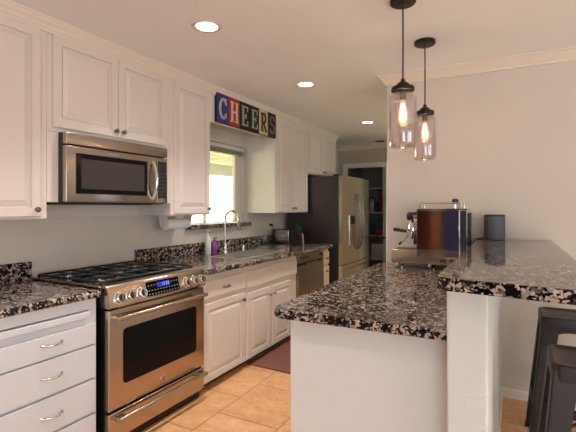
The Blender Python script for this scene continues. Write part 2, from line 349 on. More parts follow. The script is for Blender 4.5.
other_window(2, 'X', -1.4, 2.0, .5, 2.2, 6.36, 2)
other_window(3, 'Y', 3.15, 5.45, 0, 2.15, -3.06, 1)
other_window(4, 'X', 4.55, 5.65, .95, 2.05, 3.25, 1)  # unseen opening added to go with the hall lamp

# ------------------------------------------------------------------ small hardware
def knob(x, y, z, parent, mat='pewter', r=.016):
    MB().lathe([(r*.55, 0), (r*.42, .004), (r*.4, .012), (r*.8, .015), (r, .021), (r*.85, .027), (r*.3, .029), (0, .029)], (x, y, z), 'X', 16).build('knob', mat, parent, smooth=True)
def pull(x, y, z, parent, L=.105, mat='nickel'):
    pts = []; rs = []
    for i in range(13):
        t = i/12; pts.append((x-.002+.028*math.sin(math.pi*t)**.6, y+(t-.5)*L, z-.006*math.sin(math.pi*t))); rs.append(.0075-.003*math.sin(math.pi*t))
    MB().tube(pts, rs, 10).build('handle', mat, parent, smooth=True)

# ------------------------------------------------------------------ upper cabinets
FX = .37
def upper(label, y0, y1, z0, doors, z1=2.361):
    t = thing('upper_cabinet', label, 'cabinet', (.002, (y0+y1)/2, z0), 'upper wall cabinets')
    MB().box(.002, FX, y0+.0005, y1-.0005, z0, H-.002, .0015, 1).build('body', 'cab', t)
    for (a, b, zz, kside) in doors:
        d = MB().door(FX+.02, a, b, zz, z1, .05 if b-a > .3 else .04).build('door', 'cab', t)
        if kside: knob(FX+.02, (b-.028) if kside > 0 else (a+.028), zz+.04, d)
    return t
upper('tall cream upper cabinet at the far left, left of the microwave', .72, 1.466, 1.306, [(.75, 1.08, 1.318, 1), (1.084, 1.422, 1.318, 1)])
upper('short cream double door upper cabinet above the microwave', 1.4665, 2.448, 1.808, [(1.494, 1.944, 1.832, 1), (1.948, 2.385, 1.832, -1)])
upper('narrow cream upper cabinet between microwave and kitchen window', 2.4485, 2.93, 1.306, [(2.478, 2.908, 1.318, 1)])
upper('cream double door upper cabinet right of the window above toaster', 4.07, 4.915, 1.306, [(4.105, 4.482, 1.318, 1), (4.486, 4.885, 1.318, -1)])
upper('short cream upper cabinet over the refrigerator', 4.9155, 5.90, 1.80, [(4.945, 5.40, 1.815, 1), (5.404, 5.87, 1.815, -1)])
f = MB().box(.33, FX, 1.467, 1.535, 1.40, 1.806).build('filler_panel', 'cab', loc=(.35, 1.49, 1.40)); tag(f, 'cream upright filler strip left of the microwave', 'panel')
f = MB().box(.33, FX, 2.343, 2.447, 1.40, 1.806).build('filler_panel', 'cab', loc=(.35, 2.4, 1.40)); tag(f, 'cream upright filler strip right of the microwave', 'panel')
v = MB().box(.34, FX, 2.9305, 4.0695, 2.125, 2.40, .002).build('valance_board', 'cab', loc=(.35, 3.5, 2.125)); tag(v, 'cream valance board over the kitchen window behind the sign', 'board')

# CHEERS sign
sg = thing('cheers_sign', 'wooden sign of colourful letters spelling CHEERS above the window', 'sign', (.39, 3.51, 2.128))
SX = .372
MB().box(SX, SX+.024, 2.99, 4.045, 2.128, 2.392, .002).build('backing_board', 's_blackp', sg)
cw = (4.045-2.99)/6
def letter(ch, a, w):
    m = MB(); y = lambda t: a+cw*(.17+.66*t); zc = 2.128+.264*.14; hh = .264*.72; z = lambda t: zc+hh*t
    X0, X1 = SX+.0275, SX+.034
    st = lambda *p, ww=w: m.stroke([(y(u), z(v)) for u, v in p], ww, X0, X1)
    el = lambda cx, cy, rx, ry, a0, a1, n=14, ww=w: st(*[(cx+rx*math.cos(math.radians(a0+(a1-a0)*i/n)), cy+ry*math.sin(math.radians(a0+(a1-a0)*i/n))) for i in range(n+1)], ww=ww)
    th = w*.5
    if ch == 'C':
        el(.52, .5, .42, .44, 40, 320, 22); st((.86, .68), (.86, .98), ww=th); st((.86, .08), (.86, .30), ww=th)
    if ch == 'H':
        for u in (.18, .82): st((u, .02), (u, .98)); st((u-.2, .03), (u+.2, .03), ww=th); st((u-.2, .97), (u+.2, .97), ww=th)
        st((.18, .5), (.82, .5), ww=th*1.2)
    if ch == 'E':
        st((.22, .02), (.22, .98)); st((.02, .03), (.9, .03), ww=th*1.1); st((.02, .97), (.88, .97), ww=th*1.1); st((.22, .5), (.66, .5), ww=th*1.1)
        st((.9, .0), (.9, .25), ww=th); st((.88, .76), (.88, 1.0), ww=th); st((.66, .38), (.66, .62), ww=th)
    if ch == 'R':
        st((.22, .02), (.22, .98)); st((.02, .03), (.42, .03), ww=th); st((.02, .97), (.5, .97), ww=th*1.1); el(.5, .73, .32, .24, 90, -90, 12); st((.22, .49), (.5, .49), ww=th*1.1); st((.5, .48), (.86, .04)); st((.76, .03), (1.0, .03), ww=th)
    if ch == 'S':
        el(.5, .735, .34, .225, 30, 270, 16); el(.5, .285, .36, .225, 90, -150, 16); st((.83, .74), (.83, .98), ww=th); st((.14, .04), (.14, .28), ww=th)
    return m
for i, (ch, bg, fg) in enumerate((('C', 's_blue', 's_lw'), ('H', 's_red', 's_lc'), ('E', 's_blackp', 's_lg'), ('E', 's_blackp', 's_lg'), ('R', 's_cream', 's_lb'), ('S', 's_maroon', 's_lt'))):
    a = 2.99+cw*i
    p = MB().box(SX+.024, SX+.0275, a+.003, a+cw-.003, 2.131, 2.389, .001, 1).build('letter_tile', bg, sg)
    letter(ch, a, .026).build('letter', fg, p)

# ------------------------------------------------------------------ microwave
mw = thing('microwave', 'stainless over the range microwave under the short upper cabinet', 'microwave', (.22, 1.925, 1.392))
my0, my1 = 1.536, 2.342
MB().box(.002, .405, my0, my1, 1.392, 1.806, .002).build('case', 'black', mw)
g = MB().box(.405, .44, my0, my1, 1.737, 1.806, .005, 3).build('vent_panel', 'steelm', mw, smooth=True)
d = MB().box(.405, .44, my0, 2.236, 1.40, 1.729, .005, 3).build('door', 'steelm', mw, smooth=True)
MB().box(.44, .4435, 1.598, 2.145, 1.450, 1.690, .0015).build('window_surround', 'gloss', d)
MB().box(.4435, .4445, 1.632, 2.116, 1.480, 1.660).build('window_mesh', plastic('microwave_window_mesh', C(62, 55, 52), .3, spec=.15), d)
MB().box(.44, .4415, 1.815, 1.905, 1.701, 1.711).build('name_plate', 'button', d)
pts = [(.438+.042*math.sin(math.pi*i/12)**.7, 2.198, 1.425+.27*i/12) for i in range(13)]
MB().tube(pts, [.011]*13, 12).build('handle', 'chrome', d, smooth=True)
c = MB().box(.405, .44, 2.238, my1, 1.40, 1.729, .005, 3).build('control_panel', 'steelm', mw, smooth=True)
kp = MB().box(.44, .443, 2.246, 2.328, 1.435, 1.70, .001).build('keypad', 'rubber', mw)
MB().box(.443, .4435, 2.258, 2.316, 1.655, 1.685).build('display', plastic('dim_red_display', C(60, 34, 34), .3), kp)
for r in range(7):
    for q in range(3): MB().box(.443, .4436, 2.258+q*.024, 2.266+q*.024, 1.457+r*.026, 1.461+r*.026).build('button', 'button', kp)
MB().box(.10, .38, 1.60, 2.25, 1.386, 1.392).build('grease_filter', 'rubber', mw)

# ------------------------------------------------------------------ lower cabinets, left of the range
t = thing('drawer_cabinet', 'white stack of drawers with pull out board left of the range', 'cabinet', (.33, 1.3, 0))
LX = .67
w = MB(); w.box(.002, LX, .955, 1.556, .06, .809); w.box(.002, LX, .955, 1.556, .815, .873); w.box(.002, LX-.10, .955, 1.556, .809, .815); w.box(LX-.10, LX, 1.508, 1.556, .809, .815); w.build('body', 'white', t)
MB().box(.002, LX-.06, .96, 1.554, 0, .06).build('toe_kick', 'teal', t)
MB().box(LX, LX+.022, 1.0, 1.505, .778, .809, .003).build('pull_out_board', 'white', t)
for (a, b, pz) in ((.628, .738, .697), (.446, .618, .536), (.258, .432, .342), (.075, .243, .17)):
    d = MB().box(LX, LX+.02, .985, 1.542, a, b, .003).build('drawer', 'white', t); pull(LX+.02, 1.292, pz, d)

# ------------------------------------------------------------------ lower cabinets, right of the range
BX = .695
def lower(label, y0, y1, name='lower_cabinet', mat='cab'):
    t = thing(name, label, 'cabinet', (.35, (y0+y1)/2, 0))
    return t
t = lower('cream lower cabinet with drawer and door right of the range', 2.412, 2.976)
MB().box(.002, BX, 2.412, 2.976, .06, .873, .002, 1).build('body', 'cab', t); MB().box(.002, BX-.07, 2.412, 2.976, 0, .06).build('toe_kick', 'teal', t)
d = MB().box(BX, BX+.02, 2.430, 2.962, .690, .822, .006).build('drawer', 'cab', t); pull(BX+.02, 2.696, .752, d, .085, 'pewter')
d = MB().door(BX+.02, 2.430, 2.962, .075, .655).build('door', 'cab', t); knob(BX+.02, 2.925, .60, d, 'pewter')
t = lower('wide cream sink cabinet with two doors under the sink', 2.977, 3.952, 'sink_cabinet')
w = MB(); w.box(BX-.03, BX, 2.9775, 3.951, .06, .873); w.box(.002, BX-.03, 2.9775, 2.995, .06, .873); w.box(.002, BX-.03, 3.933, 3.951, .06, .873); w.box(.002, BX-.03, 2.995, 3.933, .06, .08)
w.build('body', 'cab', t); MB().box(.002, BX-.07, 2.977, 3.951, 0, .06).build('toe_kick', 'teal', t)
MB().box(BX, BX+.02, 3.007, 3.934, .680, .826, .006).build('false_front', 'cab', t)
d = MB().door(BX+.02, 3.007, 3.395, .075, .635).build('door', 'cab', t); knob(BX+.02, 3.365, .565, d, 'pewter')
d = MB().door(BX+.02, 3.420, 3.80, .075, .635).build('door', 'cab', t); knob(BX+.02, 3.450, .565, d, 'pewter')
t = lower('narrow cream cabinet at the end of the counter by the fridge', 4.63, 4.825)
MB().box(.002, BX, 4.632, 4.825, .06, .873, .002, 1).build('body', 'warmlit_cab', t); MB().box(.002, BX-.07, 4.632, 4.825, 0, .06).build('toe_kick', 'teal', t)
d = MB().box(BX, BX+.02, 4.650, 4.815, .68, .83, .005).build('drawer', 'warmlit_cab', t); pull(BX+.02, 4.73, .755, d, .06, 'pewter')
d = MB().box(BX, BX+.02, 4.650, 4.815, .075, .655, .005).build('door', 'warmlit_cab', t); pull(BX+.02, 4.73, .60, d, .06, 'pewter')
# dishwasher
t = thing('dishwasher', 'stainless dishwasher at the end of the sink counter', 'dishwasher', (.35, 4.29, 0))
MB().box(.01, .69, 3.956, 4.626, .09, .868).build('tub', 'rubber', t); MB().box(.05, .64, 3.96, 4.62, 0, .09).build('toe_kick', 'rubber', t)
MB().box(.69, .722, 3.959, 4.623, .11, .745, .004).build('door', 'steeld', t, smooth=True)
c = MB().box(.69, .722, 3.959, 4.623, .775, .866, .004).build('control_panel', 'steeld', t, smooth=True)
MB().box(.722, .7232, 4.03, 4.20, .822, .834).build('button_strip', 'rubber', c); MB().box(.722, .7232, 4.50, 4.57, .815, .84).build('display', 'gloss', c)
MB().box(.69, .705, 3.965, 4.617, .745, .775).build('handle_recess', 'rubber', t)
MB().tube([(.716, 4.15, .764), (.727, 4.2, .758), (.730, 4.29, .756), (.727, 4.38, .758), (.716, 4.43, .764)], .009, 8).build('handle', 'steeld', t, smooth=True)

# ------------------------------------------------------------------ countertops
def counter_front(w, x0, x1, y0, y1, z0, z1):
    pr = [(x0, z0), (x1-.012, z0), (x1-.004, z0+.004), (x1, z0+.013), (x1, z1-.013), (x1-.004, z1-.004), (x1-.013, z1), (x0, z1)]
    w.prism(pr, y0, y1, 'Y')
ct = thing('granite_countertop', 'speckled granite countertop on the sink run right of the range', 'countertop', (.37, 3.6, .874))
w = MB(); SY0, SY1, SX0, SX1 = 3.07, 3.87, .25, .60
w.box(.001, .66, 2.411, SY0, .874, .914); w.box(.001, .66, SY1, 4.835, .874, .914); w.box(.001, SX0, SY0, SY1, .874, .914); w.box(SX1, .66, SY0, SY1, .874, .914)
counter_front(w, .66, .752, 2.411, 4.835, .874, .914); w.build('slab', 'granite', ct)
b = MB().box(.001, .022, 2.425, 4.835, .9145, 1.026, .003).build('backsplash', 'granite', loc=(.01, 3.6, .914)); tag(b, 'long granite backsplash strip along the wall behind sink and toaster', 'backsplash')
cl = thing('granite_countertop', 'speckled granite countertop over the white drawers left of the range', 'countertop', (.33, 1.0, .874))
w = MB(); w.box(.001, .62, .35, 1.566, .874, .914); counter_front(w, .62, .700, .35, 1.566, .874, .914); w.build('slab', 'granite', cl)
b = MB().box(.001, .022, .35, 1.59, .9145, 1.028, .003).build('backsplash', 'granite', loc=(.01, 1, .914)); tag(b, 'short granite backsplash left of the range', 'backsplash')
# sink
t = thing('kitchen_sink', 'stainless undermount double bowl sink set in the granite counter', 'sink', (.42, 3.47, .70))
for (a, b) in ((SY0+.001, 3.462), (3.478, SY1-.001)):
    w = MB(); x0, x1 = SX0+.001, SX1-.001
    w.box(x0, x1, a, b, .70, .704); w.box(x0, x0+.004, a, b, .704, .9138); w.box(x1-.004, x1, a, b, .704, .9138); w.box(x0+.004, x1-.004, a, a+.004, .704, .9138 if a < 3.2 else .893); w.box(x0+.004, x1-.004, b-.004, b, .704, .9138 if b > 3.6 else .893)
    bw = w.build('bowl', 'basin', t)
    MB().lathe([(.042, 0), (.042, .003), (.03, .004), (.026, .002), (0, .002)], ((x0+x1)/2, (a+b)/2, .704), 'Z', 20).build('drain', 'chrome', bw, smooth=True)
MB().box(SX0+.006, SX1-.006, 3.462, 3.478, .86, .895, .004).build('divider', 'basin', t)
w = MB(); w.sweep([(-.014, .9142), (.006, .9142), (.006, .915), (.001, .9185), (-.012, .9165)], [(SX0+.006, SY0+.006), (SX1-.006, SY0+.006), (SX1-.006, SY1-.006), (SX0+.006, SY1-.006), (SX0+.006, SY0+.006)], 1); w.build('rim', 'basin', t)
# faucet
t = thing('kitchen_faucet', 'tall chrome gooseneck faucet behind the sink', 'faucet', (.14, 3.46, .914))
MB().lathe([(.030, 0), (.030, .006), (.024, .012), (.019, .05), (.018, .09), (.0125, .10)], (.14, 3.46, .914), 'Z', 20).build('base', 'chrome', t, smooth=True)
pts = [(.14, 3.46, 1.0), (.14, 3.46, 1.12), (.14, 3.46, 1.245)]+[(.222-.082*math.cos(math.radians(a)), 3.46, 1.25+.082*math.sin(math.radians(a))) for a in range(12, 175, 12)]+[(.306, 3.46, 1.225)]
MB().tube(pts, .0115, 12).build('spout', 'nickel', t, smooth=True)
MB().tube([(.305, 3.46, 1.235), (.307, 3.46, 1.20), (.310, 3.46, 1.15), (.310, 3.46, 1.145)], [.0125, .016, .018, .014], 14).build('spray_head', 'pewter', t, smooth=True)
MB().tube([(.14, 3.475, .985), (.14, 3.50, .99), (.15, 3.535, 1.03)], [.009, .007, .006], 10).build('lever', 'chrome', t, smooth=True)
t = MB().lathe([(.022, 0), (.022, .006), (.016, .010), (.016, .045), (.012, .052), (0, .053)], (.13, 3.80, .914), 'Z', 16).build('air_gap_cap', 'chrome', loc=(.13, 3.8, .914), smooth=True); tag(t, 'small chrome air gap cap behind the sink right of the faucet', 'cap')
def pump_bottle(label, x, y, r, h, mat, pmat):
    t = thing('soap_bottle', label, 'bottle', (x, y, .914), 'soap bottles by the sink')
    MB().lathe([(r*.9, 0), (r, .006), (r, h*.62), (r*.85, h*.70), (r*.4, h*.76), (r*.4, h*.80)], (x, y, .914), 'Z', 20).build('bottle', mat, t, smooth=True)
    MB().lathe([(r*.45, h*.80), (r*.45, h*.86), (r*.16, h*.88), (r*.16, h*.96), (r*.4, h*.965), (r*.4, h), (0, h)], (x, y, .914), 'Z', 14).tube([(x, y, .914+h*.98), (x+r*1.1, y, .914+h*.97)], r*.16, 8).build('pump', pmat, t, smooth=True)
pump_bottle('taller pale green soap bottle with white pump left of the faucet', .09, 3.25, .030, .235, 'bottle', 'pump')
pump_bottle('shorter purple soap bottle with black pump left of the faucet', .10, 3.335, .026, .155, 'purple', 'rubber')
# toaster
t = thing('toaster', 'wide stainless toaster with black ends on the counter by the fridge', 'toaster', (.18, 4.68, .914))
MB().box(.065, .265, 4.60, 4.76, .922, 1.090, .012, 3).build('shell', 'steel', t, smooth=True)
MB().box(.045, .067, 4.595, 4.765, .918, 1.095, .010, 3).build('end_cap', 'rubber', t, smooth=True); MB().box(.263, .300, 4.595, 4.765, .918, 1.095, .010, 3).build('end_cap', 'rubber', t, smooth=True)
w = MB(); w.box(.08, .25, 4.635, 4.66, 1.088, 1.0925); w.box(.08, .25, 4.70, 4.725, 1.088, 1.0925); w.build('slots', 'rubber', t)
MB().box(.06, .285, 4.605, 4.755, .914, .922).build('base', 'rubber', t); MB().box(.300, .318, 4.665, 4.695, 1.02, 1.035, .004).build('lever', 'nickel', t)
# outlet with plug and cord
t = thing('wall_outlet', 'outlet plate on the wall behind the toaster', 'outlet', (.003, 4.58, 1.08))
MB().box(.0005, .007, 4.545, 4.615, 1.075, 1.19, .002).build('plate', 'trim', t)
t = thing('power_plug', 'black plug and cord in the outlet above the toaster', 'plug', (.02, 4.58, 1.12))
MB().box(.007, .045, 4.565, 4.595, 1.135, 1.165, .006).build('plug_body', 'rubber', t); MB().tube([(.045, 4.58, 1.15), (.06, 4.575, 1.145), (.062, 4.57, 1.09), (.04, 4.57, 1.03), (.034, 4.59, .96), (.034, 4.60, .919)], .004, 8).build('cord', 'rubber', t, smooth=True)
# knife block
t = thing('knife_block', 'dark wooden knife block of black handled knives beside the toaster', 'knife block', (.40, 4.56, .914))
T = lambda u, z, y: (.36+u+z*.30, y, .914+z)
MB().hexa([T(0, 0, 4.50), T(.10, 0, 4.50), T(.10, 0, 4.62), T(0, 0, 4.62), T(-.03, .17, 4.50), T(.045, .135, 4.50), T(.045, .135, 4.62), T(-.03, .17, 4.62)]).build('block', 'darkwood', t)
MB().hexa([T(.101, 0, 4.60), T(.106, 0, 4.60), T(.106, 0, 4.62), T(.101, 0, 4.62), T(.046, .135, 4.60), T(.051, .135, 4.60), T(.051, .135, 4.62), T(.046, .135, 4.62)]).build('front_strip', 'lightwood', t)
for i in range(3):
    for j in range(2):
        y = 4.525+i*.035; u = -.012+j*.034; z = .16-j*.016
        k = MB().tube([T(u, z, y), T(u-.006, z+.03, y), T(u-.02, z+.085, y)], [.009, .010, .008], 8).build('knife', 'rubber', t, smooth=True)

# paper towel holder
t = thing('paper_towel_holder', 'paper towel holder under the cabinet left of the window', 'paper towel holder', (.15, 2.75, 1.306))
MB().box(.08, .22, 2.585, 2.90, 1.296, 1.3055, .002).build('mount_plate', 'trim', t)
for y in (2.585, 2.888): MB().prism([(.10, 1.30), (.20, 1.30), (.175, 1.20), (.125, 1.20)], y, y+.012, 'Y', .002, 1).build('side_bracket', 'trim', t)
MB().tube([(.15, 2.60, 1.228), (.15, 2.886, 1.228)], .008, 10).build('rod', 'pump', t, smooth=True)
t = MB().lathe([(.019, 0), (.046, .001), (.046, .255), (.019, .256)], (.15, 2.615, 1.228), 'Y', 28).build('paper_towel_roll', 'paper', loc=(.15, 2.74, 1.228), smooth=True); tag(t, 'white paper towel roll hanging on the holder under the cabinet', 'paper towel')
t = thing('wall_outlet', 'blank round cover plate on the wall behind the range', 'outlet', (.002, 2.51, 1.14)); MB().lathe([(.03, 0), (.03, .004), (.026, .006), (0, .006)], (.0005, 2.51, 1.14), 'X', 20).build('plate', 'wall', t, smooth=True)

# ------------------------------------------------------------------ range
rg = thing('gas_range', 'stainless slide in gas range with black grates', 'stove', (.37, 1.985, 0))
ry0, ry1 = 1.588, 2.402
MB().box(.03, .69, ry0+.004, ry1-.004, .045, .905, .002).build('body', 'black', rg)
MB().box(.03, .66, ry0, ry1, .905, .926, .004).build('cooktop', 'gloss', rg)
for a, b in ((ry0-.006, ry0+.012), (ry1-.012, ry1+.006)): MB().box(.03, .66, a, b, .915, .930, .003).build('cooktop_rim', 'steelr', rg)
cp = MB().prism([(.66, .805), (.742, .805), (.748, .813), (.722, .915), (.712, .928), (.694, .935), (.66, .935)], ry0, ry1, 'Y', .003, 2).build('control_panel', 'steelr', rg, smooth=True)
tilt = math.radians(13)
def onpanel(y, z, d=0):  # point on the sloped face
    u = (z-.813)/.102; return Vector((.748-.026*u+d*math.cos(tilt), y, z+d*math.sin(tilt)))
for y in (1.652, 1.732, 1.812, 2.206, 2.286, 2.362):
    a = onpanel(y, .856, 0); ax = Vector((math.cos(tilt), 0, math.sin(tilt)))
    k = MB().tube([a, a+ax*.006, a+ax*.009], [.037, .037, .033], 24).tube([a+ax*.008, a+ax*.026, a+ax*.030], [.031, .029, .025], 24).build('burner_knob', 'chrome', rg, smooth=True)
    MB().tube([a+ax*.0295, a+ax*.031], [.0215, .0205], 20).build('knob_face', 'rubber', k)
    up = Vector((-math.sin(tilt), 0, math.cos(tilt)))
    q = [a+ax*.030+up*s1*.023+Vector((0, s2*.005, 0)) for s1, s2 in ((-1, -1), (-1, 1), (1, 1), (1, -1))]
    MB().hexa(q+[p+ax*.009 for p in q]).build('grip', 'steelr', k)
def panel_rect(y0, y1, z0, z1, d0, d1):
    return [onpanel(y0, z0, d0), onpanel(y1, z0, d0), onpanel(y1, z1, d0), onpanel(y0, z1, d0), onpanel(y0, z0, d1), onpanel(y1, z0, d1), onpanel(y1, z1, d1), onpanel(y0, z1, d1)]
dp = MB().hexa(panel_rect(1.862, 2.140, .824, .909, -.001, .003)).build('touch_panel', 'gloss', rg)
MB().hexa(panel_rect(1.945, 2.055, .868, .898, .003, .0034)).build('display', 'lcd', dp)
w = MB()
for (a, segs) in ((1.985, 'bc'), (2.002, 'abgcd'), (2.025, 'acdfg'), (2.042, 'abcdef')):
    y, h2 = a, .0085; zc = .883
    for sname in segs:
        r = {'a': (0, .010, h2-.002, h2), 'd': (0, .010, -h2, -h2+.002), 'g': (0, .010, -.001, .001), 'b': (.008, .010, 0, h2), 'c': (.008, .010, -h2, 0), 'f': (0, .002, 0, h2), 'e': (0, .002, -h2, 0)}[sname]
        w.hexa(panel_rect(y+r[0], y+r[1], zc+r[2], zc+r[3], .0034, .0038))
w.build('digits', 'lcdtext', dp)
for i in range(11):
    for j in range(3):
        if i in (4, 5, 6) and j == 2: continue
        y = 1.872+i*.0245; z = .832+j*.022+(.008 if j == 2 else 0); MB().hexa(panel_rect(y, y+.010, z, z+.006, .003, .0034)).build('button', 'button', dp)
dr = MB().box(.69, .735, ry0, ry1, .232, .795, .006, 3).build('oven_door', 'steelr', rg, smooth=True)
MB().prism(arc(2.318-.025, .676-.025, .025, 0, 90, 5)+arc(1.685+.025, .676-.025, .025, 90, 180, 5)+arc(1.685+.025, .358+.025, .025, 180, 270, 5)+arc(2.318-.025, .358+.025, .025, 270, 360, 5), .735, .737, 'X').build('oven_window', 'gloss', dr)
def bar_handle(z, parent):
    w = MB().tube([(.785, ry0+.03, z), (.785, ry1-.03, z)], .013, 14)
    for y in (ry0+.055, ry1-.055): w.box(.733, .79, y-.028, y+.028, z-.013, z+.013, .006, 2)
    w.build('handle', 'steelr', parent, smooth=True)
bar_handle(.752, dr)
bd = MB().lathe([(.019, 0), (.019, .003), (.016, .004), (0, .004)], (.735, 1.995, .283), 'X', 24).build('emblem', 'chrome', rg, smooth=True)
MB().lathe([(.0145, .004), (.0145, .0046), (0, .0046)], (.735, 1.995, .283), 'X', 24).build('emblem_disc', 'badge', bd)
w = MB(); w.stroke([(1.995-.003+.006*math.cos(a*.5), .283+.006*math.sin(a*.5)) for a in range(1, 12)], .0022, .7396, .7402); w.stroke([(1.995+.005+.004*math.cos(a*.5+1), .283+.006*math.sin(a*.5+1)) for a in range(1, 11)], .002, .7396, .7402); w.build('emblem_script', 'chrome', bd)
MB().box(.69, .705, ry0, ry1, .212, .232).build('gap_strip', 'black', rg)  # black strip filling the gap between oven door and drawer
dw = MB().box(.69, .735, ry0, ry1, .062, .216, .006, 3).build('warming_drawer', 'steelr', rg, smooth=True); bar_handle(.190, dw)
MB().box(.08, .70, ry0+.01, ry1-.01, 0, .06).build('kick_plate', 'black', rg)
# burners and grates
for (bx, by, br) in ((.20, 1.72, .042), (.50, 1.72, .05), (.20, 2.25, .05), (.50, 2.25, .042), (.35, 1.985, .055)):
    bb = MB().lathe([(br*1.25, 0), (br*1.2, .008), (br*.95, .010), (br*.95, .018)], (bx, by, .926), 'Z', 20).build('burner', 'nickel', rg, smooth=True)
    MB().lathe([(br*.9, .018), (br*.92, .024), (br*.7, .028), (0, .029)], (bx, by, .926), 'Z', 20).build('burner_cap', 'iron', bb, smooth=True)
for (a, b) in ((1.605, 1.852), (1.857, 2.113), (2.118, 2.385)):
    w = MB(); z0, z1 = .938, .950; t_ = .012; x0, x1 = .055, .645
    w.box(x0, x1, a, a+t_, z0, z1, .003, 1); w.box(x0, x1, b-t_, b, z0, z1, .003, 1); w.box(x0, x0+t_, a+t_, b-t_, z0, z1, .003, 1); w.box(x1-t_, x1, a+t_, b-t_, z0, z1, .003, 1)
    c_ = (a+b)/2; w.box(x0+t_, x1-t_, c_-.006, c_+.006, z0+.002, z1+.004, .002, 1)
    for x in (.20, .35, .50): w.box(x-.006, x+.006, a+t_, b-t_, z0+.002, z1+.004, .002, 1)
    for x in (x0, x1-t_):
        for y in (a, b-t_): w.box(x, x+t_, y, y+t_, .926, z0)
    w.build('grate', 'iron', rg)

# ------------------------------------------------------------------ refrigerator
fr = thing('refrigerator', 'stainless french door refrigerator with dark side at the end of the run', 'refrigerator', (.42, 5.52, 0))
fy0, fy1, fs = 4.965, 6.085, 5.52
MB().box(.04, .775, fy0, fy1, .03, 1.765, .006, 2).build('cabinet', 'fridge', fr)
def fdoor(y0, y1, z0, z1, name, parent):
    n = 10; pr = [(.782, y0)]+[(.825+.018*math.sin(math.pi*(y0+(y1-y0)*i/n-fy0)/(fy1-fy0)), y0+(y1-y0)*i/n) for i in range(n+1)]+[(.782, y1)]
    return MB().prism(pr, z0, z1, 'Z', .004, 2).build(name, 'steelv', parent, smooth=True)
dl = fdoor(fy0+.002, fs-.003, .645, 1.772, 'left_door', fr); drr = fdoor(fs+.003, fy1-.002, .645, 1.772, 'right_door', fr); fz = fdoor(fy0+.002, fy1-.002, .05, .635, 'freezer_drawer', fr)
for (y, p, sg_) in ((fs-.055, dl, 1), (fs+.055, drr, -1)):
    pts = [(.838+.062*math.sin(math.pi*i/16)**.55, y+sg_*.0*i, .80+.76*i/16) for i in range(17)]
    MB().tube(pts, [.013]*17, 12).build('handle', 'pewter', p, smooth=True)
pts = [(.830+.055*math.sin(math.pi*i/16)**.5, fy0+.12+(fy1-fy0-.24)*i/16, .565) for i in range(17)]
MB().tube(pts, [.012]*17, 12).build('handle', 'chrome', fz, smooth=True)
dsp = MB().box(.830, .846, 5.20, 5.41, .87, 1.27, .004).build('water_dispenser', 'nickel', fr)
MB().box(.846, .848, 5.212, 5.398, 1.15, 1.255).build('dispenser_screen', 'gloss', dsp); MB().box(.846, .8475, 5.23, 5.38, .90, 1.13, .0006, 1).build('dispenser_bay', 'steel', dsp)
MB().lathe([(.014, 0), (.014, .003), (0, .003)], (.8315, 5.97, 1.68), 'X', 18).build('badge', 'rubber', drr)
for y in (fy0+.05, fy1-.05): MB().box(.70, .80, y-.04, y+.04, 1.7655, 1.788, .004).build('hinge_cover', 'rubber', fr)
MB().box(.06, .76, fy0+.02, fy1-.02, 0, .03).build('foot_rail', 'rubber', fr)

# ------------------------------------------------------------------ mat on the floor
mt = MB().prism([(.66, 3.07), (1.30, 3.055), (1.30, 4.3), (.66, 4.3)], .001, .013, 'Z', .004, 2).build('floor_mat', 'mat', loc=(.98, 3.6, .001)); tag(mt, 'brown rubber mat on the tile in front of the sink cabinet', 'mat')

# ------------------------------------------------------------------ peninsula with its counter and raised bar
p = MB().box(1.788, 2.492, 1.735, 3.429, 0, .873, .008, 3).build('peninsula', 'pen', loc=(2.14, 2.6, 0)); tag(p, 'plain off white peninsula base below the granite counter', 'peninsula')
poly = [(2.491, 1.643)]+[(2.491, 3.428), (1.737, 3.428)]+[(1.737+.05-.05*math.cos(math.radians(a)), 1.64+.05-.05*math.sin(math.radians(a))) for a in range(0, 91, 15)]
c = MB().prism(poly, .874, .914, 'Z', .011, 3).build('peninsula_countertop', 'granite', loc=(2.1, 2.5, .874)); tag(c, 'granite counter of the peninsula under the espresso machine', 'countertop')
poly = [(2.478+.035-.035*math.cos(math.radians(a)), 1.447+.035-.035*math.sin(math.radians(a))) for a in range(0, 91, 15)]
poly += [(2.925, 1.385), (2.95, 1.40), (2.95, 3.428), (2.478, 3.428)]
c = MB().prism(poly, 1.0985, 1.141, 'Z', .011, 3).build('raised_bar_counter', 'granite', loc=(2.7, 2.4, 1.0985)); tag(c, 'raised granite bar top on the half wall with the speaker', 'countertop')

# ------------------------------------------------------------------ espresso machine
em = thing('espresso_machine', 'polished steel espresso machine on the peninsula counter by the wall', 'espresso machine', (2.15, 3.3, .914))
ey0, ey1 = 3.19, 3.415
MB().box(1.89, 2.42, ey0, ey1, .952, 1.046, .006, 2).build('base', 'steel', em, smooth=True)
dt = MB().box(1.897, 2.072, ey0+.012, ey1-.012, 1.046, 1.052, .002).build('drip_tray', 'chrome', em)
w = MB()
for i in range(9): w.box(1.905+i*.018, 1.913+i*.018, ey0+.02, ey1-.02, 1.052, 1.0535)
w.build('tray_slots', 'rubber', dt)
MB().box(2.086, 2.418, ey0+.004, ey1-.002, 1.046, 1.345, .004).build('housing', 'steel', em)
MB().box(2.080, 2.372, ey0-.004, ey0+.004, 1.012, 1.350, .002).build('side_panel', 'chrome', em)
MB().box(2.374, 2.424, ey0-.002, ey1, 1.012, 1.350, .004).build('rear_panel', 'chrome', em)
MB().box(2.424, 2.436, ey0+.02, ey1-.02, .985, 1.33, .003).build('back_cover', 'rubber', em)
MB().box(2.078, 2.426, ey0-.004, ey1, 1.350, 1.362, .003).build('cup_tray', 'chrome', em)
w = MB()
w.tube([(2.10, ey0+.006, 1.362), (2.10, ey0+.006, 1.396), (2.106, ey0+.006, 1.401), (2.38, ey0+.006, 1.401), (2.386, ey0+.006, 1.396), (2.386, ey0+.006, 1.362)], .004, 8)
